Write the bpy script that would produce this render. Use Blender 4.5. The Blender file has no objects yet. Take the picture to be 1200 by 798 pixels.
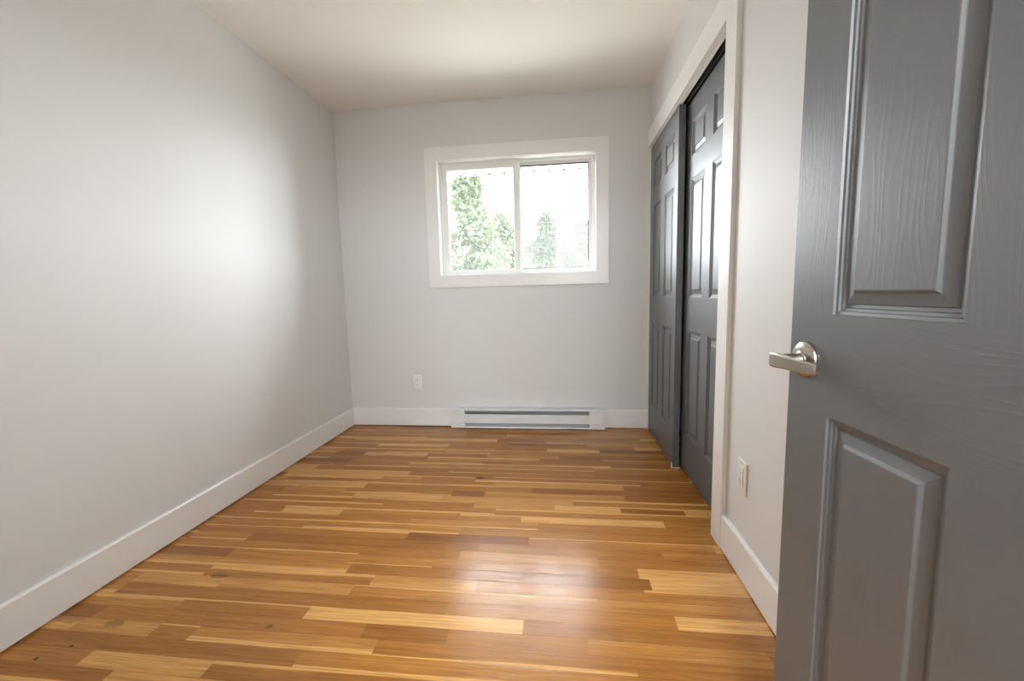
import bpy, bmesh, math, random
from mathutils import Vector, Matrix

random.seed(7)
S = bpy.context.scene
COL = S.collection
PI = math.pi

# ------------------------------------------------------------------ camera
cd = bpy.data.cameras.new('camera')
cam = bpy.data.objects.new('camera', cd)
COL.objects.link(cam)
AX_R = Vector((0.99300991, 0.11529323, -0.02527434))
AX_U = Vector((0.01188195, 0.11539967, 0.99324807))
AX_F = Vector((-0.11743143, 0.98660549, -0.1132231))
m = Matrix((AX_R, AX_U, -AX_F)).transposed().to_4x4()
m.translation = Vector((0, 0, 1.0437))
cam.matrix_world = m
cd.sensor_fit = 'HORIZONTAL'
cd.sensor_width = 36.0
cd.lens = 486.725 / 1200 * 36.0
cd.clip_start = 0.02
S.camera = cam

# ------------------------------------------------------------------ light / exposure
SKY_STRENGTH = 16.0
SKY_COLOUR = (0.945, 0.98, 1.03)
HALL_FILL_POWER = 6.0  # unseen fill lamp added in the hall
ROOM_FILL_POWER = 0.8  # unseen fill lamp added in the room
EXPOSURE = 1.07
w = bpy.data.worlds.new('overcast_sky')
S.world = w
w.use_nodes = True
bg = w.node_tree.nodes['Background']
bg.inputs['Color'].default_value = (*SKY_COLOUR, 1)
bg.inputs['Strength'].default_value = SKY_STRENGTH

S.view_settings.view_transform = 'Standard'
S.view_settings.look = 'None'
S.view_settings.gamma = 1.0
S.view_settings.use_curve_mapping = False
S.view_settings.exposure = EXPOSURE
S.cycles.max_bounces = 16
S.cycles.diffuse_bounces = 10
S.cycles.transparent_max_bounces = 16
S.cycles.sample_clamp_indirect = 8.0

# ------------------------------------------------------------------ room numbers (metres)
XL, XR, YB, YF, HC = -1.705, 0.641, 3.149, 0.10, 2.446
WX0, WX1, WZ0, WZ1 = -0.908, 0.264, 1.187, 2.036     # window opening
CY0, CY1, CZ = 1.750, 3.118, 2.030                    # closet opening
DX0, DX1, DZ = -0.290, 0.512, 2.045                   # doorway behind the camera
WT = 0.14

HY0 = -1.36                                           # far side of the hall behind the camera
GX0, GX1, GZ0, GZ1 = -0.12, 1.24, 1.25, 2.30          # added fill window in the hall behind the camera

pl = bpy.data.lights.new('window_daylight_portal', 'AREA')
pl.shape = 'RECTANGLE'
pl.size, pl.size_y = WX1 - WX0, WZ1 - WZ0
pl.cycles.is_portal = True
po = bpy.data.objects.new('window_daylight_portal', pl)
COL.objects.link(po)
po.location = ((WX0 + WX1) / 2, YB + WT + 0.01, (WZ0 + WZ1) / 2)
po.rotation_euler = (-PI / 2, 0, 0)                  # points into the room (-y)

pl2 = bpy.data.lights.new('hall_fill_portal', 'AREA')  # sampling portal of the added hall window
pl2.shape = 'RECTANGLE'
pl2.size, pl2.size_y = GX1 - GX0, GZ1 - GZ0
pl2.cycles.is_portal = True
po2 = bpy.data.objects.new('hall_fill_portal', pl2)
COL.objects.link(po2)
po2.location = ((GX0 + GX1) / 2, HY0 - 0.13, (GZ0 + GZ1) / 2)
po2.rotation_euler = (PI / 2, 0, 0)                  # points into the hall (+y)


# ------------------------------------------------------------------ helpers
class MB:
    """collects shapes into one mesh"""
    def __init__(self):
        self.bm = bmesh.new()

    def box(self, x0, x1, y0, y1, z0, z1, bev=0.0, seg=2):
        t = bmesh.new()
        bmesh.ops.create_cube(t, size=1.0)
        bmesh.ops.scale(t, vec=(abs(x1 - x0), abs(y1 - y0), abs(z1 - z0)), verts=t.verts)
        bmesh.ops.translate(t, vec=((x0 + x1) / 2, (y0 + y1) / 2, (z0 + z1) / 2), verts=t.verts)
        if bev > 0:
            bmesh.ops.bevel(t, geom=t.edges[:], offset=bev, segments=seg, affect='EDGES', profile=0.5)
        self.add(t)
        return self

    def add(self, t, mat=None):
        if mat is not None:
            t.transform(mat)
        me = bpy.data.meshes.new('tmp')
        t.to_mesh(me)
        t.free()
        self.bm.from_mesh(me)
        bpy.data.meshes.remove(me)

    def cyl(self, p0, p1, r0, r1=None, n=32, caps=True):
        p0, p1 = Vector(p0), Vector(p1)
        d = p1 - p0
        t = bmesh.new()
        bmesh.ops.create_cone(t, cap_ends=caps, segments=n, radius1=r0, radius2=r0 if r1 is None else r1, depth=d.length)
        q = Vector((0, 0, 1)).rotation_difference(d.normalized()).to_matrix().to_4x4()
        self.add(t, Matrix.Translation((p0 + p1) / 2) @ q)
        return self

    def lathe(self, prof, n=48, mat=None):
        """prof: list of (r, h) revolved about z"""
        t = bmesh.new()
        rings = []
        for r, hh in prof:
            if r < 1e-6:
                rings.append([t.verts.new((0, 0, hh))])
            else:
                rings.append([t.verts.new((r * math.cos(2 * PI * k / n), r * math.sin(2 * PI * k / n), hh)) for k in range(n)])
        for a, b in zip(rings, rings[1:]):
            for k in range(n):
                k2 = (k + 1) % n
                if len(a) == 1 and len(b) > 1:
                    t.faces.new((a[0], b[k], b[k2]))
                elif len(b) == 1 and len(a) > 1:
                    t.faces.new((a[k], a[k2], b[0]))
                elif len(a) > 1:
                    t.faces.new((a[k], a[k2], b[k2], b[k]))
        bmesh.ops.recalc_face_normals(t, faces=t.faces)
        self.add(t, mat)
        return self

    def prism(self, poly, y0, y1, axis='x'):
        """poly in the plane across an axis, extruded y0..y1 along that axis"""
        t = bmesh.new()
        def pt(p, a):
            if axis == 'x': return (a, p[0], p[1])
            if axis == 'y': return (p[0], a, p[1])
            return (p[0], p[1], a)
        A = [t.verts.new(pt(p, y0)) for p in poly]
        B = [t.verts.new(pt(p, y1)) for p in poly]
        n = len(poly)
        t.faces.new(A)
        t.faces.new(B[::-1])
        for k in range(n):
            t.faces.new((A[k], B[k], B[(k + 1) % n], A[(k + 1) % n]))
        bmesh.ops.recalc_face_normals(t, faces=t.faces)
        self.add(t)
        return self

    def build(self, name, mat, parent=None, smooth=None):
        me = bpy.data.meshes.new(name)
        self.bm.to_mesh(me)
        self.bm.free()
        o = bpy.data.objects.new(name, me)
        COL.objects.link(o)
        me.materials.append(mat)
        if parent is not None:
            o.parent = parent
        if smooth is not None:
            for p in me.polygons:
                p.use_smooth = True
            me.set_sharp_from_angle(angle=math.radians(smooth))
        return o


def tag(o, label, cat, group=None, kind=None):
    o['label'] = label
    o['category'] = cat
    if group: o['group'] = group
    if kind: o['kind'] = kind
    return o


def empty(name, loc=(0, 0, 0), rz=0.0):
    o = bpy.data.objects.new(name, None)
    o.empty_display_size = 0.1
    COL.objects.link(o)
    o.location = loc
    o.rotation_euler = (0, 0, rz)
    return o


# ------------------------------------------------------------------ materials
class NT:
    def __init__(self, name):
        self.m = bpy.data.materials.new(name)
        self.m.use_nodes = True
        self.t = self.m.node_tree
        self.b = self.t.nodes['Principled BSDF']

    def n(self, kind, **kw):
        nd = self.t.nodes.new(kind)
        for k, v in kw.items():
            if k.startswith('i_'):
                key = k[2:]
                nd.inputs[int(key) if key.isdigit() else key.replace('_', ' ')].default_value = v
            else:
                setattr(nd, k, v)
        return nd

    def l(self, a, b):
        self.t.links.new(a, b)

    def math(self, op, a, b=None, c=None, clamp=False):
        nd = self.t.nodes.new('ShaderNodeMath')
        nd.operation = op
        nd.use_clamp = clamp
        for i, v in enumerate((a, b, c)):
            if v is None: continue
            if isinstance(v, (int, float)): nd.inputs[i].default_value = v
            else: self.l(v, nd.inputs[i])
        return nd.outputs[0]

    def mix(self, f, a, b):
        nd = self.t.nodes.new('ShaderNodeMix')
        nd.data_type = 'RGBA'
        if isinstance(f, (int, float)): nd.inputs[0].default_value = f
        else: self.l(f, nd.inputs[0])
        for i, v in ((6, a), (7, b)):
            if isinstance(v, tuple): nd.inputs[i].default_value = (*v[:3], 1)
            else: self.l(v, nd.inputs[i])
        return nd.outputs[2]


def lin(r, g, b):
    f = lambda c: (c / 255 / 12.92) if c <= 10 else ((c / 255 + 0.055) / 1.055) ** 2.4
    return (f(r), f(g), f(b))


def paint(name, col, rough, bump=0.0, scale=260.0, spec=0.5, var=0.02):
    k = NT(name)
    tc = k.n('ShaderNodeTexCoord')
    nz = k.n('ShaderNodeTexNoise', i_Scale=1.3, i_Detail=2.0)
    k.l(tc.outputs['Object'], nz.inputs['Vector'])
    c2 = tuple(max(0, c * (1 - var)) for c in col)
    k.l(k.mix(nz.outputs[0], col, c2), k.b.inputs['Base Color'])
    k.b.inputs['Roughness'].default_value = rough
    k.b.inputs['Specular IOR Level'].default_value = spec
    if bump > 0:
        nb = k.n('ShaderNodeTexNoise', i_Scale=scale, i_Detail=3.0)
        k.l(tc.outputs['Object'], nb.inputs['Vector'])
        bp = k.n('ShaderNodeBump', i_Strength=bump, i_Distance=0.001)
        k.l(nb.outputs[0], bp.inputs['Height'])
        k.l(bp.outputs[0], k.b.inputs['Normal'])
    return k.m


M_WALL = paint('wall_paint', (0.71, 0.715, 0.715), 0.58, 0.15, 220, 0.34)
M_CEIL = paint('ceiling_paint', (0.86, 0.842, 0.80), 0.8, 0.15, 180, 0.2)
M_TRIM = paint('trim_paint', (0.83, 0.83, 0.82), 0.32, 0.10, 120, 0.5)
M_VINYL = paint('window_vinyl', (0.83, 0.83, 0.80), 0.3)
M_PLASTIC = paint('outlet_plastic', (0.80, 0.795, 0.77), 0.3)
M_SLOT = paint('dark_slot', (0.03, 0.03, 0.03), 0.6)
M_GASKET = paint('rubber_gasket', (0.02, 0.02, 0.022), 0.5)
M_HEATER = paint('heater_enamel', (0.76, 0.78, 0.80), 0.35)
M_FIN = paint('heater_fins', (0.50, 0.52, 0.54), 0.45)
M_DARK = paint('closet_interior', (0.30, 0.30, 0.30), 0.8)
M_EXT = paint('exterior_siding', (0.6, 0.6, 0.58), 0.7)
M_SOFFIT = paint('soffit_white', (0.80, 0.80, 0.78), 0.5)
M_BARK = paint('tree_bark', (0.14, 0.11, 0.085), 0.9, 1.0, 30, 0.2, 0.4)
M_BOUNCE_GROUND = paint('pale_bounce_ground', (0.34, 0.325, 0.29), 0.9, 1.0, 40, 0.2, 0.4)  # ground colour chosen pale to bounce daylight onto the ceiling


def metal(name, col, rough):
    k = NT(name)
    k.b.inputs['Base Color'].default_value = (*col, 1)
    k.b.inputs['Metallic'].default_value = 1.0
    k.b.inputs['Roughness'].default_value = rough
    tc = k.n('ShaderNodeTexCoord')
    mp = k.n('ShaderNodeMapping', i_Scale=(20.0, 900.0, 900.0))
    nb = k.n('ShaderNodeTexNoise', i_Scale=1.0, i_Detail=2.0)
    k.l(tc.outputs['Object'], mp.inputs['Vector'])
    k.l(mp.outputs[0], nb.inputs['Vector'])
    bp = k.n('ShaderNodeBump', i_Strength=0.06, i_Distance=0.0005)
    k.l(nb.outputs[0], bp.inputs['Height'])
    k.l(bp.outputs[0], k.b.inputs['Normal'])
    return k.m


M_NICKEL = metal('satin_nickel', (0.54, 0.495, 0.435), 0.26)
M_STEEL = metal('hinge_steel', (0.55, 0.54, 0.52), 0.3)


def glare_mix(k, shader, amount, colour):
    """pale scatter mixed into a clear shader to imitate veiling glare"""
    tl = k.n('ShaderNodeBsdfTranslucent', i_Color=(*colour, 1))
    mx = k.n('ShaderNodeMixShader', i_0=amount)
    k.l(shader, mx.inputs[1])
    k.l(tl.outputs[0], mx.inputs[2])
    return mx.outputs[0]


def haze_sheet(name):
    k = NT(name)
    k.t.nodes.remove(k.b)
    tr = k.n('ShaderNodeBsdfTransparent')
    k.l(glare_mix(k, tr.outputs[0], .010, (.5, .5, .5)), k.t.nodes['Material Output'].inputs['Surface'])  # clear sheet with a little pale haze, standing in for glare
    return k.m


def glass(name):
    k = NT(name)
    k.t.nodes.remove(k.b)
    out = k.t.nodes['Material Output']
    tr = k.n('ShaderNodeBsdfTransparent', i_Color=(0.97, 0.98, 0.97, 1))
    gl = k.n('ShaderNodeBsdfGlossy', i_Roughness=0.02)
    fr = k.n('ShaderNodeFresnel', i_IOR=1.15)
    mx = k.n('ShaderNodeMixShader')
    k.l(fr.outputs[0], mx.inputs[0])
    k.l(tr.outputs[0], mx.inputs[1])
    k.l(gl.outputs[0], mx.inputs[2])
    k.l(glare_mix(k, mx.outputs[0], .019, (.8, .8, .8)), out.inputs['Surface'])  # veiling glare put into the pane as a pale haze
    return k.m


M_GLASS = glass('window_glass')
M_HAZE = haze_sheet('glare_haze_sheet')


def leaf_mat(name, c1, c2):
    k = NT(name)
    oi = k.n('ShaderNodeNewGeometry')
    k.l(k.mix(oi.outputs['Random Per Island'], c1, c2), k.b.inputs['Base Color'])
    k.b.inputs['Roughness'].default_value = 0.6
    k.b.inputs['Specular IOR Level'].default_value = 0.2
    tl = k.n('ShaderNodeBsdfTranslucent')
    k.l(k.mix(oi.outputs['Random Per Island'], c1, c2), tl.inputs['Color'])
    mx = k.n('ShaderNodeMixShader', i_0=0.4)
    out = k.t.nodes['Material Output']
    k.l(k.b.outputs[0], mx.inputs[1])
    k.l(tl.outputs[0], mx.inputs[2])
    k.l(mx.outputs[0], out.inputs['Surface'])
    return k.m


M_LEAF_A = leaf_mat('leaves_fresh_green', (0.052, 0.076, 0.036), (0.085, 0.110, 0.058))
M_LEAF_B = leaf_mat('leaves_pale_green', (0.032, 0.046, 0.025), (0.055, 0.072, 0.041))


def door_paint():
    """grey semi-gloss paint over a moulded skin with embossed wood grain; attribute 'grain' = 1 where the grain runs across"""
    k = NT('grey_door_paint')
    tc = k.n('ShaderNodeTexCoord')
    at = k.n('ShaderNodeAttribute', attribute_name='grain')
    sx = k.n('ShaderNodeSeparateXYZ')
    k.l(tc.outputs['Object'], sx.inputs[0])
    sc = k.n('ShaderNodeSeparateColor')
    k.l(at.outputs['Color'], sc.inputs[0])
    gr = sc.outputs[0]
    a = k.math('ADD', k.math('MULTIPLY', sx.outputs[0], k.math('SUBTRACT', 1.0, gr)), k.math('MULTIPLY', sx.outputs[2], gr))   # across the grain
    b = k.math('ADD', k.math('MULTIPLY', sx.outputs[2], k.math('SUBTRACT', 1.0, gr)), k.math('MULTIPLY', sx.outputs[0], gr))   # along the grain
    cb = k.n('ShaderNodeCombineXYZ')
    k.l(k.math('MULTIPLY', a, 14.0), cb.inputs[0])
    k.l(k.math('MULTIPLY', b, 2.2), cb.inputs[1])
    k.l(k.math('MULTIPLY', gr, 3.3), cb.inputs[2])
    n1 = k.n('ShaderNodeTexNoise', i_Scale=1.0, i_Detail=1.5, i_Roughness=0.4)
    k.l(cb.outputs[0], n1.inputs['Vector'])
    bands = k.math('SINE', k.math('ADD', k.math('MULTIPLY', n1.outputs[0], 95.0), k.math('MULTIPLY', a, 260.0)))
    cb2 = k.n('ShaderNodeCombineXYZ')
    k.l(k.math('MULTIPLY', a, 900.0), cb2.inputs[0])
    k.l(k.math('MULTIPLY', b, 30.0), cb2.inputs[1])
    n2 = k.n('ShaderNodeTexNoise', i_Scale=1.0, i_Detail=2.0)
    k.l(cb2.outputs[0], n2.inputs['Vector'])
    hgt = k.math('ADD', k.math('MULTIPLY', k.math('POWER', k.math('MULTIPLY_ADD', bands, 0.5, 0.5), 3.0), 0.55), k.math('MULTIPLY', n2.outputs[0], 1.0))
    bp = k.n('ShaderNodeBump', i_Strength=0.22, i_Distance=0.0006)
    k.l(hgt, bp.inputs['Height'])
    k.l(bp.outputs[0], k.b.inputs['Normal'])
    nz = k.n('ShaderNodeTexNoise', i_Scale=5.0, i_Detail=3.0)
    k.l(tc.outputs['Object'], nz.inputs['Vector'])
    k.l(k.mix(nz.outputs[0], DOOR_COL, tuple(c * 0.92 for c in DOOR_COL)), k.b.inputs['Base Color'])
    k.b.inputs['Roughness'].default_value = 0.42
    k.b.inputs['Specular IOR Level'].default_value = 0.85
    return k.m


DOOR_COL = (0.130, 0.138, 0.148)
M_DOOR = door_paint()


def floor_mat():
    k = NT('oak_strip_floor')
    uv = k.n('ShaderNodeUVMap', uv_map='plank')
    sx = k.n('ShaderNodeSeparateXYZ')
    k.l(uv.outputs[0], sx.inputs[0])
    U, V = sx.outputs[0], sx.outputs[1]
    at = k.n('ShaderNodeAttribute', attribute_name='board')
    sc = k.n('ShaderNodeSeparateColor')
    k.l(at.outputs['Color'], sc.inputs[0])
    tone, lo, hi, seed = sc.outputs[0], sc.outputs[1], sc.outputs[2], at.outputs['Alpha']

    def noise(su, sv, detail, off=0.0, rough=0.5):
        cb = k.n('ShaderNodeCombineXYZ')
        k.l(k.math('MULTIPLY', U, su), cb.inputs[0])
        k.l(k.math('MULTIPLY', V, sv), cb.inputs[1])
        k.l(k.math('MULTIPLY_ADD', seed, 57.0, off), cb.inputs[2])
        nd = k.n('ShaderNodeTexNoise', i_Scale=1.0, i_Detail=detail, i_Roughness=rough)
        k.l(cb.outputs[0], nd.inputs['Vector'])
        return nd.outputs[0]

    # sapwood edge, wavy
    wav = k.math('MULTIPLY', k.math('SUBTRACT', noise(1.6, 0.3, 1.0, 3.0), 0.5), 0.55)
    s1 = k.n('ShaderNodeMapRange', interpolation_type='SMOOTHSTEP')
    k.l(k.math('SUBTRACT', k.math('ADD', lo, k.math('MULTIPLY', wav, k.math('MINIMUM', k.math('MULTIPLY', lo, 4.0), 1.0))), V), s1.inputs['Value'])
    s1.inputs['From Min'].default_value = -0.04
    s1.inputs['From Max'].default_value = 0.07
    s2 = k.n('ShaderNodeMapRange', interpolation_type='SMOOTHSTEP')
    k.l(k.math('SUBTRACT', k.math('ADD', V, k.math('ADD', hi, k.math('MULTIPLY', wav, k.math('MINIMUM', k.math('MULTIPLY', hi, 4.0), 1.0)))), 1.0), s2.inputs['Value'])
    s2.inputs['From Min'].default_value = -0.04
    s2.inputs['From Max'].default_value = 0.07
    sap = k.math('MAXIMUM', s1.outputs[0], s2.outputs[0])
    # tone
    broad = noise(1.1, 1.2, 2.0, 11.0)
    t = k.math('ADD', tone, k.math('MULTIPLY', k.math('SUBTRACT', broad, 0.5), 0.55))
    t = k.math('MAXIMUM', t, k.math('MULTIPLY', sap, 0.93))
    rp = k.n('ShaderNodeValToRGB')
    k.l(t, rp.inputs[0])
    cr = rp.color_ramp
    cr.elements[0].position = 0.0
    cr.elements[0].color = (*FLOOR_DARK, 1)
    cr.elements[1].position = 1.0
    cr.elements[1].color = (*FLOOR_LIGHT, 1)
    e = cr.elements.new(0.5)
    e.color = (*FLOOR_MID, 1)
    # grain lines along the plank
    g1 = noise(5.0, 9.0, 4.0, 21.0, 0.6)
    ringv = k.math('SINE', k.math('ADD', k.math('MULTIPLY', V, 26.0), k.math('MULTIPLY', noise(2.2, 1.6, 2.0, 31.0), 34.0)))
    pore = noise(20.0, 21.0, 3.0, 41.0, 0.6)
    p2 = k.n('ShaderNodeMapRange')
    k.l(pore, p2.inputs['Value'])
    p2.inputs['From Min'].default_value = 0.56
    p2.inputs['From Max'].default_value = 0.75
    gsum = k.math('ADD', k.math('MULTIPLY', k.math('SUBTRACT', g1, 0.5), 0.85), k.math('MULTIPLY', ringv, 0.075))
    gsum = k.math('SUBTRACT', gsum, k.math('MULTIPLY', p2.outputs[0], 0.20))
    gm = k.math('ADD', 1.0, gsum)
    # joints between strips
    du = k.math('MINIMUM', V, k.math('SUBTRACT', 1.0, V))
    j = k.n('ShaderNodeMapRange')
    k.l(du, j.inputs['Value'])
    j.inputs['From Min'].default_value = 0.004
    j.inputs['From Max'].default_value = 0.022
    j.inputs['To Min'].default_value = 0.55
    j.inputs['To Max'].default_value = 1.0
    gm = k.math('MULTIPLY', gm, j.outputs[0])
    # knots and nail marks at their own places
    tc = k.n('ShaderNodeTexCoord')
    o = k.n('ShaderNodeSeparateXYZ')
    k.l(tc.outputs['Object'], o.inputs[0])
    wob = k.n('ShaderNodeTexNoise', i_Scale=35.0, i_Detail=2.0)
    k.l(tc.outputs['Object'], wob.inputs['Vector'])
    for (kx, ky, rx, ry, dk) in KNOTS:
        ex = k.math('DIVIDE', k.math('SUBTRACT', o.outputs[0], kx), rx)
        ey = k.math('DIVIDE', k.math('SUBTRACT', o.outputs[1], ky), ry)
        r = k.math('SQRT', k.math('ADD', k.math('MULTIPLY', ex, ex), k.math('MULTIPLY', ey, ey)))
        r = k.math('ADD', r, k.math('MULTIPLY', k.math('SUBTRACT', wob.outputs[0], 0.5), 0.7))
        mr = k.n('ShaderNodeMapRange', interpolation_type='SMOOTHSTEP')
        k.l(r, mr.inputs['Value'])
        mr.inputs['From Min'].default_value = 0.75
        mr.inputs['From Max'].default_value = 1.2
        mr.inputs['To Min'].default_value = dk
        mr.inputs['To Max'].default_value = 1.0
        gm = k.math('MULTIPLY', gm, mr.outputs[0])
    vm = k.n('ShaderNodeVectorMath', operation='SCALE')
    k.l(rp.outputs[0], vm.inputs[0])
    k.l(gm, vm.inputs['Scale'])
    k.l(vm.outputs[0], k.b.inputs['Base Color'])
    # varnish
    rn = k.n('ShaderNodeTexNoise', i_Scale=6.0, i_Detail=3.0)
    k.l(tc.outputs['Object'], rn.inputs['Vector'])
    rr = k.math('MULTIPLY_ADD', rn.outputs[0], 0.10, 0.165)
    k.l(rr, k.b.inputs['Roughness'])
    k.b.inputs['Specular IOR Level'].default_value = 0.26
    bh = k.math('ADD', k.math('MULTIPLY', g1, 0.6), k.math('MULTIPLY', j.outputs[0], 1.2))
    bh = k.math('SUBTRACT', bh, k.math('MULTIPLY', p2.outputs[0], 0.5))
    bp = k.n('ShaderNodeBump', i_Strength=0.35, i_Distance=0.0008)
    k.l(bh, bp.inputs['Height'])
    k.l(bp.outputs[0], k.b.inputs['Normal'])
    return k.m


FLOOR_DARK = lin(134, 84, 38)
FLOOR_MID = lin(174, 118, 55)
FLOOR_LIGHT = lin(218, 166, 98)
KNOTS = []

# ------------------------------------------------------------------ the setting: floor of oak strips
PITCH, PHASE = 0.0567, 1.160


def ground(px, py):
    """where a sight line from the photograph meets the floor, used only to read off the strip pattern"""
    d = AX_R * ((px - 600) / 486.725) + AX_U * ((399 - py) / 486.725) + AX_F
    t = -1.0437 / d.z
    return d.x * t, d.y * t


# (x0, y0, x1, y1, tone)   tone 0 dark .. 1 sapwood ; 's' : a light edge on a strip of the given body tone
STRIPS = [
    (262, 605, 480, 612, 's', .45), (242, 613, 480, 624, 's', .4), (225, 627.5, 290, 630.5, 's', .5), (205, 638.5, 420, 648.5, 's', .45),
    (300, 633, 560, 643, .22, 0), (215, 632.5, 296, 637, .3, 0), (265, 652, 407, 660, .55, 0), (410, 664, 530, 669, .35, 0),
    (165, 673, 262, 680, .78, 0), (266, 680, 413, 690, .66, 0), (150, 683, 305, 692, .28, 0), (312, 697, 525, 710, .3, 0),
    (217, 702.5, 365, 711, 's', .4), (361, 717, 613, 735, 1.0, 0), (240, 722, 428, 736, .42, 0), (432, 737, 526, 743, .18, 0),
    (225, 743, 440, 757, 's', .58), (440, 767, 747, 789, 's', .4), (528, 748, 690, 760, .33, 0), (611, 605, 778, 614, .92, 0),
    (620, 631, 835, 640, 's', .45), (748, 672, 875, 682, .95, 0), (755, 693, 885, 702, 's', .5), (793, 731, 905, 742, .9, 0),
    (713, 712, 905, 728, .55, 0), (640, 705, 711, 711, .3, 0), (690, 757, 905, 777, .55, 0), (92, 729, 182, 737, .72, 0),
    (130, 789, 262, 797, .75, 0), (440, 686, 700, 704, 's', .45), (440, 674, 560, 680, .7, 0),
    (412, 504.5, 515, 504.7, 's', .4), (391, 519, 445, 519.6, 's', .35), (375, 524, 580, 526, 's', .4), (370, 529.5, 395, 529.7, 's', .4),
    (396, 530.8, 428, 531, .12, 0), (405, 544.5, 480, 545.5, 's', .3), (335, 555, 449, 558, .85, 0), (335, 561.5, 420, 564.5, 's', .35),
    (496, 558, 559, 560, 's', .4), (428, 565, 580, 567, 's', .4), (402, 575, 529, 579.5, 's', .4), (420, 580.5, 517, 584, .78, 0),
    (530, 577.5, 568, 579, .12, 0), (323, 578, 414, 581, 's', .4), (412, 594, 580, 601, 's', .35), (337, 591, 407, 594.5, 's', .4),
    (300, 597.5, 330, 598.5, 's', .4), (555, 593, 650, 596, .68, 0), (639, 519, 770, 520.5, 's', .4), (744, 527.5, 777, 528, .8, 0),
    (756, 536.5, 786, 537.2, .12, 0), (632, 540, 705, 541, .18, 0), (565, 543.7, 628, 545, 's', .4), (630, 556, 695, 557, 's', .35),
    (696, 550, 795, 551.5, 's', .45), (579, 560, 808, 564, 's', .35), (565, 568, 730, 571, .72, 0), (732, 571.5, 815, 574, .2, 0),
    (735, 584.5, 824, 587, .18, 0), (572, 580.5, 732, 583.5, .6, 0), (560, 600, 832, 606, 's', .4),
    (540, 621, 830, 628, .42, 0), (700, 655, 850, 660, .45, 0), (400, 600, 540, 603, .45, 0),
]
KNOTS_PX = [(134, 731, 0.033, 0.017, .62), (82, 725, 0.05, 0.018, .66), (562, 560, 0.03, 0.014, .35), (483, 517.6, 0.022, 0.01, 1.45),
            (84, 757, .007, .005, .25), (42, 772, .007, .005, .25), (256, 675, .035, .012, .55), (375, 563, .0, .0, 1), (316, 734, .012, .008, .5)]
for kx, ky, rx, ry, dk in KNOTS_PX:
    if rx > 0:
        X, Y = ground(kx, ky)
        KNOTS.append((X, Y, rx, ry, dk))
M_FLOOR = floor_mat()

X0F, X1F = XL, 1.30
fixed = {}
for x0, y0, x1, y1, t, body in STRIPS:
    a, b = ground(x0, y0), ground(x1, y1)
    ym = (a[1] + b[1]) / 2
    f = (ym - PHASE) / PITCH
    row = math.floor(f)
    v = f - row
    if t == 's':
        rec = [a[0], b[0], body, max(0.16, 0.5 * v + .12) if v < 0.5 else 0, max(0.16, 0.5 * (1 - v) + .12) if v >= 0.5 else 0]
    else:
        rec = [a[0], b[0], t, 0, 0]
    fixed.setdefault(row, []).append(rec)

rows = range(math.floor((-1.4 - PHASE) / PITCH), math.ceil((YB + 0.02 - PHASE) / PITCH))
planks = []


def rnd_plank(a, b, row):
    r = random.random()
    if r < .10: t = random.uniform(.72, .95)
    elif r < .24: t = random.uniform(.05, .25)
    else: t = random.uniform(.26, .58)
    lo = hi = 0.0
    if random.random() < .34 and t < .7:
        if random.random() < .5: lo = random.uniform(.15, .4)
        else: hi = random.uniform(.15, .4)
    planks.append((a, b, row, t, lo, hi))


for row in rows:
    segs = sorted(fixed.get(row, []))
    x = X0F - random.uniform(0, .5)
    def fill(a, b):
        while b - a > 0.02:
            L = random.choice((.32, .45, .6, .75, .95, 1.2)) * random.uniform(.85, 1.15)
            if b - a - L < .22: L = b - a
            rnd_plank(a, a + L, row)
            a += L
    for sgm in segs:
        a = max(sgm[0], x)
        if sgm[1] - a < .04: continue
        if a - x < .12: a = x
        fill(x, a)
        planks.append((a, sgm[1], row, sgm[2], sgm[3], sgm[4]))
        x = sgm[1]
    fill(x, X1F + random.uniform(0, .4))

bm = bmesh.new()
uvl = bm.loops.layers.uv.new('plank')
cl = bm.loops.layers.float_color.new('board')
for (a, b, row, t, lo, hi) in planks:
    a2, b2 = max(a, X0F - .05), min(b, X1F)
    if b2 - a2 < .002: continue
    ya, yb = PHASE + PITCH * row, PHASE + PITCH * (row + 1)
    sd = random.random()
    vs = [bm.verts.new(p) for p in ((a2, ya, 0), (b2, ya, 0), (b2, yb, 0), (a2, yb, 0))]
    fc = bm.faces.new(vs)
    for lp, (u, v) in zip(fc.loops, ((a2, 0), (b2, 0), (b2, 1), (a2, 1))):
        lp[uvl].uv = (u, v)
        lp[cl] = (t, lo, hi, sd)
me = bpy.data.meshes.new('floor')
bm.to_mesh(me)
bm.free()
fl = bpy.data.objects.new('floor', me)
COL.objects.link(fl)
me.materials.append(M_FLOOR)
tag(fl, 'oak strip floor with dark heartwood and pale sapwood boards', 'floor', kind='structure')

mb = MB()
mb.box(X0F - .05, X1F, PHASE + PITCH * rows[0], YB + .02, -.14, -.003)
tag(mb.build('floor_slab', M_DARK), 'subfloor slab under the oak strips', 'floor', kind='structure')

# ------------------------------------------------------------------ walls, ceiling
mb = MB()
mb.box(XL - .12, XL, YF - .12, YB + WT, -.14, HC)
tag(mb.build('wall_left', M_WALL), 'long plain pale grey wall on the left', 'wall', kind='structure')

mb = MB()
mb.box(XL, WX0, YB, YB + WT, -.14, HC)
mb.box(WX1, X1F + .12, YB, YB + WT, -.14, HC)
mb.box(WX0, WX1, YB, YB + WT, -.14, WZ0)
mb.box(WX0, WX1, YB, YB + WT, WZ1, HC)
tag(mb.build('wall_back', M_WALL), 'pale grey end wall around the window', 'wall', kind='structure')

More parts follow.
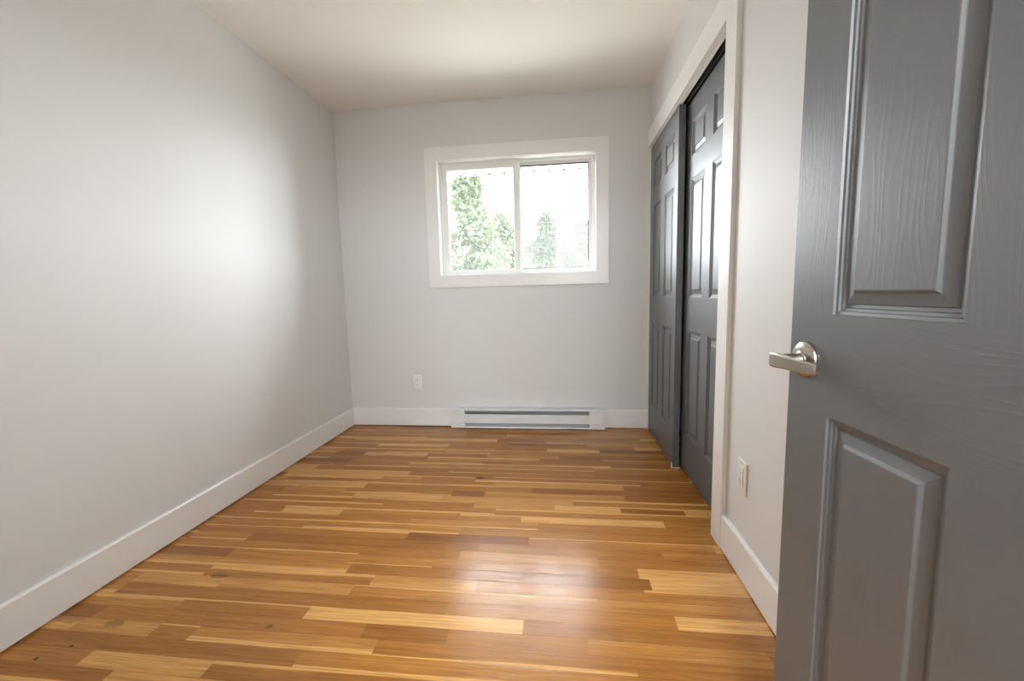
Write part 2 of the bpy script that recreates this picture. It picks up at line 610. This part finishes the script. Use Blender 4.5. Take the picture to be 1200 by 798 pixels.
mb = MB()
mb.box(XR, XR + .11, YF, CY0 - .02, 0, HC)
mb.box(XR, XR + .11, CY0 - .02, CY1 + .02, CZ + .02, HC)
mb.box(XR, XR + .11, CY1 + .02, YB, 0, HC)
tag(mb.build('wall_right', M_WALL), 'pale grey wall on the right, around the closet opening', 'wall', kind='structure')

mb = MB()
mb.box(XL, DX0, YF - .12, YF, 0, HC)
mb.box(DX1, X1F + .12, YF - .12, YF, 0, HC)
mb.box(DX0, DX1, YF - .12, YF, DZ, HC)
tag(mb.build('wall_front', M_WALL), 'pale grey entry wall around the doorway', 'wall', kind='structure')

mb = MB()
mb.box(XL - .12, X1F + .12, HY0 - .12, YB + WT, HC, HC + .12)
tag(mb.build('ceiling', M_CEIL), 'plain white painted ceiling', 'ceiling', kind='structure')

mb = MB()
mb.box(X1F, X1F + .12, YF, YB, 0, HC)
mb.box(XR + .11, X1F, 1.40, 1.45, 0, HC)
tag(mb.build('wall_closet', M_DARK), 'inner walls of the closet behind the sliding doors', 'wall', kind='structure')

mb = MB()
mb.box(XL - .12, GX0, HY0 - .12, HY0, -.14, HC)
mb.box(GX1, X1F + .12, HY0 - .12, HY0, -.14, HC)
mb.box(GX0, GX1, HY0 - .12, HY0, -.14, GZ0)
mb.box(GX0, GX1, HY0 - .12, HY0, GZ1, HC)
mb.box(XL - .12, XL, HY0, YF - .12, -.14, HC)
mb.box(X1F, X1F + .12, HY0, YF - .12, -.14, HC)
tag(mb.build('wall_hall', M_WALL), 'pale hall walls behind the doorway', 'wall', kind='structure')

# ------------------------------------------------------------------ baseboards
BT, BH = 0.015, 0.142


def bb_profile(h=BH, t=BT):
    return [(0, 0.007), (t, 0.007), (t, h - .005), (t - .003, h - .001), (t - .006, h), (0, h)]


mb = MB()
mb.prism([(XL + p[0], p[1]) for p in bb_profile()], YF, YB, axis='y')
tag(mb.build('baseboard_left', M_TRIM), 'tall white baseboard along the left wall', 'baseboard', kind='structure')
mb = MB()
mb.prism([(YB - p[0], p[1]) for p in bb_profile()], XL + BT, -0.868, axis='x')
tag(mb.build('baseboard_back', M_TRIM), 'white baseboard left of the heater', 'baseboard', kind='structure')
mb = MB()
mb.prism([(YB - p[0], p[1]) for p in bb_profile()], 0.323, XR - .001, axis='x')
tag(mb.build('baseboard_back_right', M_TRIM), 'short white baseboard between the heater and the closet', 'baseboard', kind='structure')
mb = MB()
mb.prism([(XR - p[0], p[1]) for p in bb_profile(.146)], YF, 1.652, axis='y')
tag(mb.build('baseboard_right', M_TRIM), 'white baseboard between the closet casing and the open door', 'baseboard', kind='structure')

# ------------------------------------------------------------------ closet casing and jambs
CT = 0.018
mb = MB()
mb.box(XR - CT, XR, 1.650, CY0 + .002, 0.002, 2.146, .0015)
mb.box(XR - CT, XR, CY0 + .002, YB - .002, CZ + .002, 2.146, .0015)
mb.box(XR - .004, XR + .012, CY1, YB - .002, 0.002, CZ + .002, .0015)
tag(mb.build('trim_1', M_TRIM), 'white flat casing around the closet opening', 'casing', kind='structure')
mb = MB()
mb.box(XR, XR + .11, CY0 - .02, CY0 - .001, 0, CZ + .02)
mb.box(XR + .012, XR + .11, CY1, CY1 + .02, 0, CZ + .02)
mb.box(XR, XR + .0162, CY0, CY1, CZ, CZ + .02)
mb.box(XR + .0930, XR + .11, CY0, CY1, CZ, CZ + .02)
tag(mb.build('trim_2', M_TRIM), 'white jamb lining inside the closet opening', 'jamb', kind='structure')

# sliding track
tr = empty('sliding_door_track', (XR, CY0, CZ))
tag(tr, 'white sliding door track under the closet header', 'track', kind='structure')
mb = MB()
mb.box(.0165, .0195, .004, CY1 - CY0 - .002, -.0045, .012)
mb.box(.0002, .0165, .004, CY1 - CY0 - .002, -.0012, -.0002)
mb.build('lip', M_TRIM, tr)
mb = MB()
mb.box(.0200, .0925, .004, CY1 - CY0 - .002, .018, .0195)
mb.box(.0425, .0450, .004, CY1 - CY0 - .002, -.008, .018)
mb.box(.0900, .0925, .004, CY1 - CY0 - .002, -.010, .018)
mb.build('rail', M_SLOT, tr)


# ------------------------------------------------------------------ six-panel moulded doors
def door_mesh(W, H, T, cols, zs):
    """front skin at y = 0 facing -y, back skin at y = T; x from 0 to W"""
    bm = bmesh.new()
    gl = bm.loops.layers.float_color.new('grain')
    prof = [(0, 0), (.0015, .0035), (.006, .0045), (.0072, .0075), (.0115, .0082), (.0130, .0108), (.0180, .0115), (.0195, .0095),
            (.0360, .0058), (.0372, .0050), (.0400, .0016), (.0415, .0010), (.043, .0009)]

    def quad(pts, g):
        f = bm.faces.new([bm.verts.new(p) for p in pts])
        for lp in f.loops: lp[gl] = (g, g, g, 1)
        return f

    xs = [0]
    for c in cols: xs += list(c)
    xs.append(W)
    zz = [0]
    for z in zs: zz += list(z)
    zz.append(H)
    for side in (0, 1):
        Y = (lambda d: d) if side == 0 else (lambda d: T - d)
        for i in range(len(xs) - 1):
            for j in range(len(zz) - 1):
                xa, xb, za, zb = xs[i], xs[i + 1], zz[j], zz[j + 1]
                if i % 2 == 1 and j % 2 == 1:
                    for (d0, h0), (d1, h1) in zip(prof, prof[1:]):
                        o = [(xa + d0, Y(h0), za + d0), (xb - d0, Y(h0), za + d0), (xb - d0, Y(h0), zb - d0), (xa + d0, Y(h0), zb - d0)]
                        n = [(xa + d1, Y(h1), za + d1), (xb - d1, Y(h1), za + d1), (xb - d1, Y(h1), zb - d1), (xa + d1, Y(h1), zb - d1)]
                        for q in range(4):
                            q2 = (q + 1) % 4
                            quad((o[q], o[q2], n[q2], n[q]), 1.0 if q in (0, 2) else 0.0)
                    d, hh = prof[-1]
                    quad(((xa + d, Y(hh), za + d), (xb - d, Y(hh), za + d), (xb - d, Y(hh), zb - d), (xa + d, Y(hh), zb - d)), 0.0)
                else:
                    stile = i in (0, len(xs) - 2) or (i % 2 == 0 and j % 2 == 1)
                    quad(((xa, Y(0), za), (xb, Y(0), za), (xb, Y(0), zb), (xa, Y(0), zb)), 0.0 if stile else 1.0)
    e = .002
    quad(((0, 0, 0), (0, T, 0), (0, T, H), (0, 0, H)), 0.0)
    quad(((W, 0, 0), (W, T, 0), (W, T, H), (W, 0, H)), 0.0)
    quad(((0, 0, 0), (W, 0, 0), (W, T, 0), (0, T, 0)), 1.0)
    quad(((0, 0, H), (W, 0, H), (W, T, H), (0, T, H)), 1.0)
    bmesh.ops.remove_doubles(bm, verts=bm.verts, dist=1e-5)
    bmesh.ops.recalc_face_normals(bm, faces=bm.faces)
    me = bpy.data.meshes.new('door')
    bm.to_mesh(me)
    bm.free()
    me.materials.append(M_DOOR)
    return me


ZS = [(.215, .805), (.985, 1.600), (1.718, 1.893)]


def sliding(name, yfar, xface, W, z0, label, hgt):
    me = door_mesh(W, hgt, .035, [(.100, .305), (.405, .610)], ZS)
    o = bpy.data.objects.new(name, me)
    COL.objects.link(o)
    o.location = (xface, yfar, z0)
    o.rotation_euler = (0, 0, -PI / 2)
    tag(o, label, 'sliding door', 'grey closet sliding doors', 'structure')
    return o


d2 = sliding('door_2', CY1 - .002, .6395, .690, .012, 'front grey six-panel closet door, slid to the window end', 2.006)
d3 = sliding('door_3', CY0 + .708, .6900, .706, .012, 'rear grey six-panel closet door, at the near end', 2.000)
def me_top(d):
    return max(v.co.z for v in d.data.vertices)


for d in (d2, d3):
    mb = MB()
    for xx in (.12, max(v.co.x for v in d.data.vertices) - .12):
        mb.box(xx - .02, xx + .02, .0355, .0390, me_top(d) - .05, me_top(d) + .006)
    mb.build('roller_hanger', M_STEEL, d)

# floor guide for the sliding doors
gd = empty('floor_guide', (XR + .041, 2.425, 0))
tag(gd, 'small bright floor guide under the corner of the front closet door', 'door guide')
mb = MB()
mb.box(-.050, .0, -.004, .012, .0005, .003, .001)
mb.build('base_plate', M_PLASTIC, gd)
mb = MB()
mb.box(-.0490, -.0455, -.004, .010, .003, .034, .001)
mb.build('prong', M_PLASTIC, gd)

# ------------------------------------------------------------------ open entry door
DA = 0.068
DW, DH, DTH = .762, 2.020, .035
DOR = (0.4529, 0.8764, 0.012)
me = door_mesh(DW, DH, DTH, [(.110, .327), (.435, .652)], [(.213, .803), (.981, 1.600), (1.718, 1.893)])
door = bpy.data.objects.new('door_1', me)
COL.objects.link(door)
door.location = DOR
door.rotation_euler = (0, 0, math.atan2(-math.cos(DA), math.sin(DA)))
tag(door, 'open grey six-panel entry door in the right foreground', 'door', kind='structure')

HZ = .907 - .012
hd = bpy.data.objects.new('door_handle', None)
COL.objects.link(hd)
hd.parent = door
hd['label'] = 'satin nickel lever handle'
for sgn, y0 in ((-1, 0.0), (1, DTH)):
    A = Matrix.Translation((.049, y0, HZ)) @ Matrix.Rotation(PI / 2 if sgn < 0 else -PI / 2, 4, 'X')
    mb = MB()
    mb.lathe([(0, -.001), (.0325, -.001), (.0335, .001), (.0335, .0045), (.0320, .0075), (.0275, .0100), (.0215, .0115), (.0150, .0120), (0, .0120)], 64, A)
    mb.build('rosette', M_NICKEL, hd, 40)
    mb = MB()
    mb.lathe([(.0165, .010), (.0155, .0125), (.0125, .0140), (.0115, .0180), (.0112, .050)], 40, A)
    mb.build('spindle', M_NICKEL, hd, 40)
    # lever : flat tapering bar that starts at the hub and points to the hinges
    t = bmesh.new()
    st = [(.034, .0105, .0105), (.0365, .0130, .0125), (.050, .0135, .0130), (.075, .0120, .0120), (.105, .0108, .0110), (.142, .0100, .0100), (.150, .0094, .0090), (.1525, .0070, .0060)]
    rings = []
    for (u, hz, th) in st:
        yc = .0545 - (.006 * ((u - .05) / .1) ** 2 if u > .05 else 0)
        ring = []
        for (sa, sb) in ((-1, -.7), (-.8, -1), (.8, -1), (1, -.7), (1, .7), (.8, 1), (-.8, 1), (-1, .7)):
            ring.append(t.verts.new((u, y0 + sgn * (yc + sb * th * .5), HZ - .001 + sa * hz - (.004 if u > .14 else 0) * 0)))
        rings.append(ring)
    for a, b in zip(rings, rings[1:]):
        for q in range(8):
            t.faces.new((a[q], a[(q + 1) % 8], b[(q + 1) % 8], b[q]))
    t.faces.new(rings[0])
    t.faces.new(rings[-1][::-1])
    bmesh.ops.recalc_face_normals(t, faces=t.faces)
    mb = MB()
    mb.add(t)
    mb.build('lever', M_NICKEL, hd, 35)
mb = MB()
mb.box(-.0012, .0005, .006, .029, HZ - .028, HZ + .028, .0003)
mb.box(-.010, 0, .012, .023, HZ - .008, HZ + .008, .002)
lp = mb.build('latch', M_NICKEL, door)
for hz in (.20, 1.0, 1.80):
    mb = MB()
    mb.cyl((DW + .004, -.006, hz - .045), (DW + .004, -.006, hz + .045), .006, n=20)
    mb.box(DW - .001, DW + .0015, .0, .030, hz - .045, hz + .045)
    mb.build('hinge', M_NICKEL, door, 40)

# doorway lining and casing on the room side, around the camera's doorway
mb = MB()
mb.box(DX0, DX0 + .016, YF - .12, YF, 0, DZ)
mb.box(DX1 - .016 + .02, DX1 + .02, YF - .12, YF - .005, 0, DZ)
mb.box(DX0 + .016, DX1, YF - .12, YF, DZ - .016, DZ)
tag(mb.build('trim_3', M_TRIM), 'white jamb lining of the entry doorway', 'jamb', kind='structure')
mb = MB()
mb.box(DX0 - .085, DX0 + .008, YF, YF + .016, 0.002, DZ + .08, .0015)
mb.box(DX0 + .008, XR - .001, YF, YF + .016, DZ + .0, DZ + .08, .0015)
tag(mb.build('trim_4', M_TRIM), 'white casing of the entry doorway', 'casing', kind='structure')

# ------------------------------------------------------------------ window
win = empty('window_1', ((WX0 + WX1) / 2, YB, WZ0))
tag(win, 'white vinyl sliding window with two panes in the end wall', 'window', kind='structure')
ox, oy, oz = win.location


def wb(parts, name, mat, parent, bev=.0015):
    mb = MB()
    for (x0, x1, y0, y1, z0, z1) in parts:
        mb.box(x0 - ox, x1 - ox, y0 - oy, y1 - oy, z0 - oz, z1 - oz, bev)
    return mb.build(name, mat, parent)


def frame_parts(x0, x1, z0, z1, l, r, b, t, y0, y1):
    return [(x0, x0 + l, y0, y1, z0, z1), (x1 - r, x1, y0, y1, z0, z1), (x0 + l, x1 - r, y0, y1, z0, z0 + b), (x0 + l, x1 - r, y0, y1, z1 - t, z1)]


# interior jamb extension and the vinyl frame
wb(frame_parts(WX0, WX1, WZ0, WZ1, .006, .006, .006, .006, YB - .002, YB + .056), 'jamb_extension', M_TRIM, win, .0008)
wb(frame_parts(WX0, WX1, WZ0, WZ1, .024, .024, .018, .022, YB + .052, YB + .125), 'window_frame', M_VINYL, win)
# left sash, on the inner track
ls = wb(frame_parts(-.887, -.291, 1.199, 2.018, .039, .052, .030, .040, YB + .056, YB + .084), 'sash', M_VINYL, win)
wb([(-.850, -.341, YB + .068, YB + .072, 1.227, 1.980)], 'pane', M_GLASS, ls, 0)
wb(frame_parts(-.849, -.342, 1.228, 1.979, .003, .003, .003, .003, YB + .062, YB + .0665), 'glazing_bead', M_VINYL, ls, .0005)
# right sash, on the outer track
rs = wb(frame_parts(-.338, .252, 1.199, 2.024, .045, .037, .030, .032, YB + .088, YB + .114), 'sash', M_VINYL, win)
wb([(-.295, .217, YB + .099, YB + .103, 1.228, 1.993)], 'pane', M_GLASS, rs, 0)
wb(frame_parts(-.2935, .2155, 1.2285, 1.9925, .0070, .0060, .003, .0085, YB + .0865, YB + .0985), 'gasket', M_GASKET, rs, .0005)
wb([(-.300, .222, YB + .1165, YB + .1172, 1.222, 1.998)], 'glare_haze_sheet', M_HAZE, rs, 0)  # added sheet that pales the view through the right pane
# latch on the meeting stile
wb([(-.303, -.290, YB + .049, YB + .057, 1.56, 1.63)], 'latch', M_VINYL, win, .002)

# unseen hall window, added behind the camera for fill daylight
w2 = empty('hall_fill_window', (0, HY0, GZ0))
tag(w2, 'white framed hall window behind the doorway, added for fill light', 'window', kind='structure')
mb = MB()
for (x0, x1, y0, y1, z0, z1) in frame_parts(GX0, GX1, 0, GZ1 - GZ0, .05, .05, .05, .05, -.10, -.03):
    mb.box(x0, x1, y0, y1, z0, z1, .0015)
mb.build('window_frame', M_VINYL, w2)
mb = MB()
mb.box(GX0 + .05, GX1 - .05, -.068, -.064, .05, GZ1 - GZ0 - .05)
mb.build('pane', M_GLASS, w2)

# window casing
TX0, TX1, TZ0, TZ1 = -.998, .352, 1.099, 2.130
mb = MB()
mb.box(TX0, WX0 + .002, YB - CT, YB, TZ0, TZ1)
mb.box(WX1 - .002, TX1, YB - CT, YB, TZ0, TZ1)
mb.box(WX0 + .002, WX1 - .002, YB - CT, YB, TZ0, WZ0 + .002)
mb.box(WX0 + .002, WX1 - .002, YB - CT, YB, WZ1 - .002, TZ1)
tag(mb.build('trim_5', M_TRIM), 'flat white casing framing the window', 'casing', kind='structure')

# ------------------------------------------------------------------ baseboard heater
HX0, HX1 = -.866, .321
HL = HX1 - HX0
ht = empty('baseboard_heater', (HX0, YB, 0))
tag(ht, 'white electric baseboard heater under the window', 'heater')
D = .064
mb = MB()                                                # back pan, top hood and bottom lip
mb.box(0, HL, -.006, -.001, .006, .156)
mb.prism([(-.002, .156), (-.002, .1535), (-D + .010, .1535), (-D + .0025, .1515), (-D + .0025, .1445), (-D, .1445), (-D, .1530), (-D + .008, .156)], .0, HL, axis='x')
mb.prism([(-.002, .006), (-.002, .009), (-D + .003, .009), (-D + .003, .0205), (-D, .0205), (-D, .006)], .0, HL, axis='x')
mb.build('housing', M_HEATER, ht)
mb = MB()
mb.box(.113, HL - .118, -D, -D + .0025, .045, .1145, .0008)
mb.box(.113, HL - .118, -D + .0025, -D + .012, .1125, .1145)
mb.build('front_panel', M_HEATER, ht)
for a, b in ((.0, .1125), (HL - .1175, HL)):
    mb = MB()
    mb.box(a, b, -D - .0006, -D + .003, .0215, .0435, .0006)
    mb.box(a, b, -D - .0006, -D + .003, .0450, .1435, .0006)
    mb.box(a if a == 0 else b - .002, a + .002 if a == 0 else b, -D + .003, -.006, .009, .153)
    mb.box(a if a > 0 else b - .002, a + .002 if a > 0 else b, -D + .003, -.006, .009, .153)
    mb.build('end_cap', M_HEATER, ht)
mb = MB()
for q in range(100):
    xx = .125 + q * (HL - .25) / 99
    mb.box(xx - .0006, xx + .0006, -.050, -.012, .040, .125)
mb.cyl((.118, -.031, .080), (HL - .122, -.031, .080), .006, n=12)
el = mb.build('heating_element', M_FIN, ht)
mb = MB()
mb.box(.1145, HL - .120, -.0095, -.0065, .010, .152)
mb.build('reflector', M_FIN, ht)
mb = MB()
mb.box(.5475, .5525, -D + .003, -D + .006, .112, .146)
mb.build('bracket', M_FIN, ht)
mb = MB()
mb.lathe([(0, 0), (.005, 0), (.0045, .0012), (0, .0016)], 16, Matrix.Translation((HL - .055, -D - .0006, .044)) @ Matrix.Rotation(PI / 2, 4, 'X'))
mb.build('screw', M_STEEL, ht, 40)


# ------------------------------------------------------------------ outlets
def outlet(loc, rz, label, duplex):
    o = empty('wall_outlet', loc, rz)                      # local -y points into the room
    tag(o, label, 'outlet', 'white wall outlets')
    mb = MB()
    mb.box(-.036, .036, -.0065, -.0003, -.0585, .0585, .0025, 3)
    mb.build('cover_plate', M_PLASTIC, o, 50)
    if duplex:
        for s in (-1, 1):
            mb = MB()
            mb.box(-.0165, .0165, -.0085, -.006, s * .0195 - .0140, s * .0195 + .0140, .004, 3)
            rc = mb.build('receptacle', M_PLASTIC, o, 50)
            mb = MB()
            mb.box(-.0072, -.0052, -.0088, -.008, s * .0195 - .001, s * .0195 + .008)
            mb.box(.0052, .0072, -.0088, -.008, s * .0195 + .000, s * .0195 + .007)
            mb.cyl((0, -.0088, s * .0195 - .007), (0, -.008, s * .0195 - .007), .0024, n=14)
            mb.build('slot', M_SLOT, rc)
        zs = (0,)
    else:
        mb = MB()
        mb.box(-.0168, .0168, -.0085, -.006, -.0335, .0335, .0012)
        rc = mb.build('receptacle', M_PLASTIC, o, 50)
        for s in (-1, 1):
            mb = MB()
            mb.box(-.0072, -.0052, -.0088, -.008, s * .0185 - .000, s * .0185 + .008)
            mb.box(.0052, .0072, -.0088, -.008, s * .0185 + .001, s * .0185 + .007)
            mb.cyl((0, -.0088, s * .0185 - .006), (0, -.008, s * .0185 - .006), .0024, n=14)
            mb.build('slot', M_SLOT, rc)
        zs = (-.048, .048)
    for z in zs:
        mb = MB()
        mb.lathe([(0, 0), (.0033, 0), (.003, .0009), (0, .0012)], 16, Matrix.Translation((0, -.0065, z)) @ Matrix.Rotation(PI / 2, 4, 'X'))
        mb.build('screw', M_PLASTIC, o, 40)
    return o


outlet((-1.1435, YB, .358), 0, 'white duplex wall outlet left of the heater', True)
outlet((XR, 1.506, .373), -PI / 2, 'white rectangular wall outlet beside the closet casing', False)

# ------------------------------------------------------------------ two unseen globe lamps, added as fill light
def opal(name, strength, colour):
    k = NT(name)
    k.b.inputs['Base Color'].default_value = (.8, .8, .78, 1)
    k.b.inputs['Emission Color'].default_value = (*colour, 1)
    k.b.inputs['Emission Strength'].default_value = strength
    return k.m


def fill_lamp(loc, label, power, colour):
    """power in watts of light, given off by the added opal globe"""
    R = .10
    c = empty('fill_globe', loc)
    tag(c, label, 'lamp')
    mb = MB()
    mb.lathe([(0, 0), (.075, 0), (.075, -.012), (.05, -.03), (0, -.03)], 48)
    mb.build('base', M_TRIM, c, 40)
    mb = MB()
    mb.lathe([(R * math.sin(PI * q / 24), -.12 + R * math.cos(PI * q / 24)) for q in range(25)], 40)
    mb.build('globe', opal('opal_fill_glow', power / (PI * 4 * PI * R * R), colour), c, 60)


fill_lamp((.10, -.65, HC), 'opal globe fill light added in the hall behind the doorway', HALL_FILL_POWER, (1.0, .95, .88))
fill_lamp((-.25, 1.10, HC), 'opal globe fill light added under the room ceiling, out of view', ROOM_FILL_POWER, (1.0, .98, .95))

# ------------------------------------------------------------------ outside
mb = MB()
mb.box(-30, 30, -60, 60, -.9, -.6)
tag(mb.build('ground', M_BOUNCE_GROUND), 'unseen ground outside the window, made pale to bounce daylight', 'ground', kind='structure')

ev = empty('roof_eave', (0, YB + WT, 2.15))
tag(ev, 'white roof eave outside above the window', 'eave', kind='structure')
mb = MB()
mb.box(-2.4, 2.0, .0, .66, 0, .012)
mb.build('soffit', M_SOFFIT, ev)
mb = MB()
mb.box(-2.4, 2.0, .648, .660, -.007, .0)
mb.build('drip_edge', M_FIN, ev)
mb = MB()
mb.box(-2.4, 2.0, .66, .675, -.012, .16)
mb.build('fascia', M_SOFFIT, ev)
for q in range(16):
    mb = MB()
    xx = -1.46 + q * .137
    mb.box(xx - .012, xx + .012, .640, .664, -.020, .0)
    mb.build('clip', M_SLOT, ev)


def tree(name, x, y, top, rad, zlow, n, mat, label, conic=0.5, seed=1, leaf=.07):
    rng = random.Random(seed)
    r = empty(name, (x, y, -.6))
    tag(r, label, 'tree', 'trees outside the window')
    H = top + .6
    mb = MB()
    mb.cyl((0, 0, 0), (0, 0, H * .55), .06, .035, 10)
    mb.cyl((0, 0, H * .55), (.03, .02, H * .93), .035, .008, 8)
    tips = []
    for q in range(26):
        z = zlow + .6 + (H * .96 - zlow - .6) * (q + .5) / 26
        f = (z - zlow - .6) / (H - zlow - .6)
        R = rad * (1 - f) ** conic * rng.uniform(.6, 1.05)
        a = rng.uniform(0, 2 * PI)
        p = Vector((R * math.cos(a), R * math.sin(a), z + R * .25))
        mb.cyl((0, 0, max(.3, z - R * .35)), p, .014, .004, 6)
        tips.append((p, R))
    mb.build('trunk', M_BARK, r)
    bm = bmesh.new()
    for q in range(n):
        p, R = tips[rng.randrange(len(tips))]
        s = rng.random() ** .5
        c = Vector((p.x * s, p.y * s, p.z + (s - 1) * R * .3)) + Vector((rng.gauss(0, .13), rng.gauss(0, .13), rng.gauss(0, .13)))
        L = leaf * rng.uniform(.6, 1.2)
        ax = Vector((rng.gauss(0, 1), rng.gauss(0, 1), rng.gauss(0, .6))).normalized()
        bx = ax.orthogonal()
        bx.rotate(Matrix.Rotation(rng.uniform(0, 6.28), 3, ax))
        v = [bm.verts.new(c), bm.verts.new(c + ax * L * .5 + bx * L * .3), bm.verts.new(c + ax * L), bm.verts.new(c + ax * L * .5 - bx * L * .3)]
        bm.faces.new(v)
    me = bpy.data.meshes.new('foliage')
    bm.to_mesh(me)
    bm.free()
    me.materials.append(mat)
    o = bpy.data.objects.new('foliage', me)
    COL.objects.link(o)
    o.parent = r
    return r


tree('leafy_tree', -2.08, 9.6, 4.0, 1.75, .3, 42000, M_LEAF_A, 'tallest fresh green tree in the left window pane', 1.7, 3, .10)
tree('leafy_tree', -4.75, 16.6, 3.7, 1.9, .3, 38000, M_LEAF_A, 'low fresh green tree at the left edge of the left window pane', .6, 4, .14)
tree('leafy_tree', -1.95, 13.6, 3.55, 1.7, .3, 42000, M_LEAF_A, 'fresh green tree beside the middle stile of the window', .75, 5, .12)
tree('leafy_tree', -.50, 16.2, 4.0, 1.25, .3, 26000, M_LEAF_B, 'slender pale green tree in the middle of the right window pane', 1.4, 6, .13)
tree('leafy_tree', .85, 18.6, 3.9, 1.8, .3, 48000, M_LEAF_B, 'low pale green shrub in the right corner of the right window pane', .7, 8, .13)
tree('leafy_tree', -1.90, 20.5, 3.5, 1.8, .3, 34000, M_LEAF_B, 'low pale green shrub in the left corner of the right window pane', .35, 9, .15)
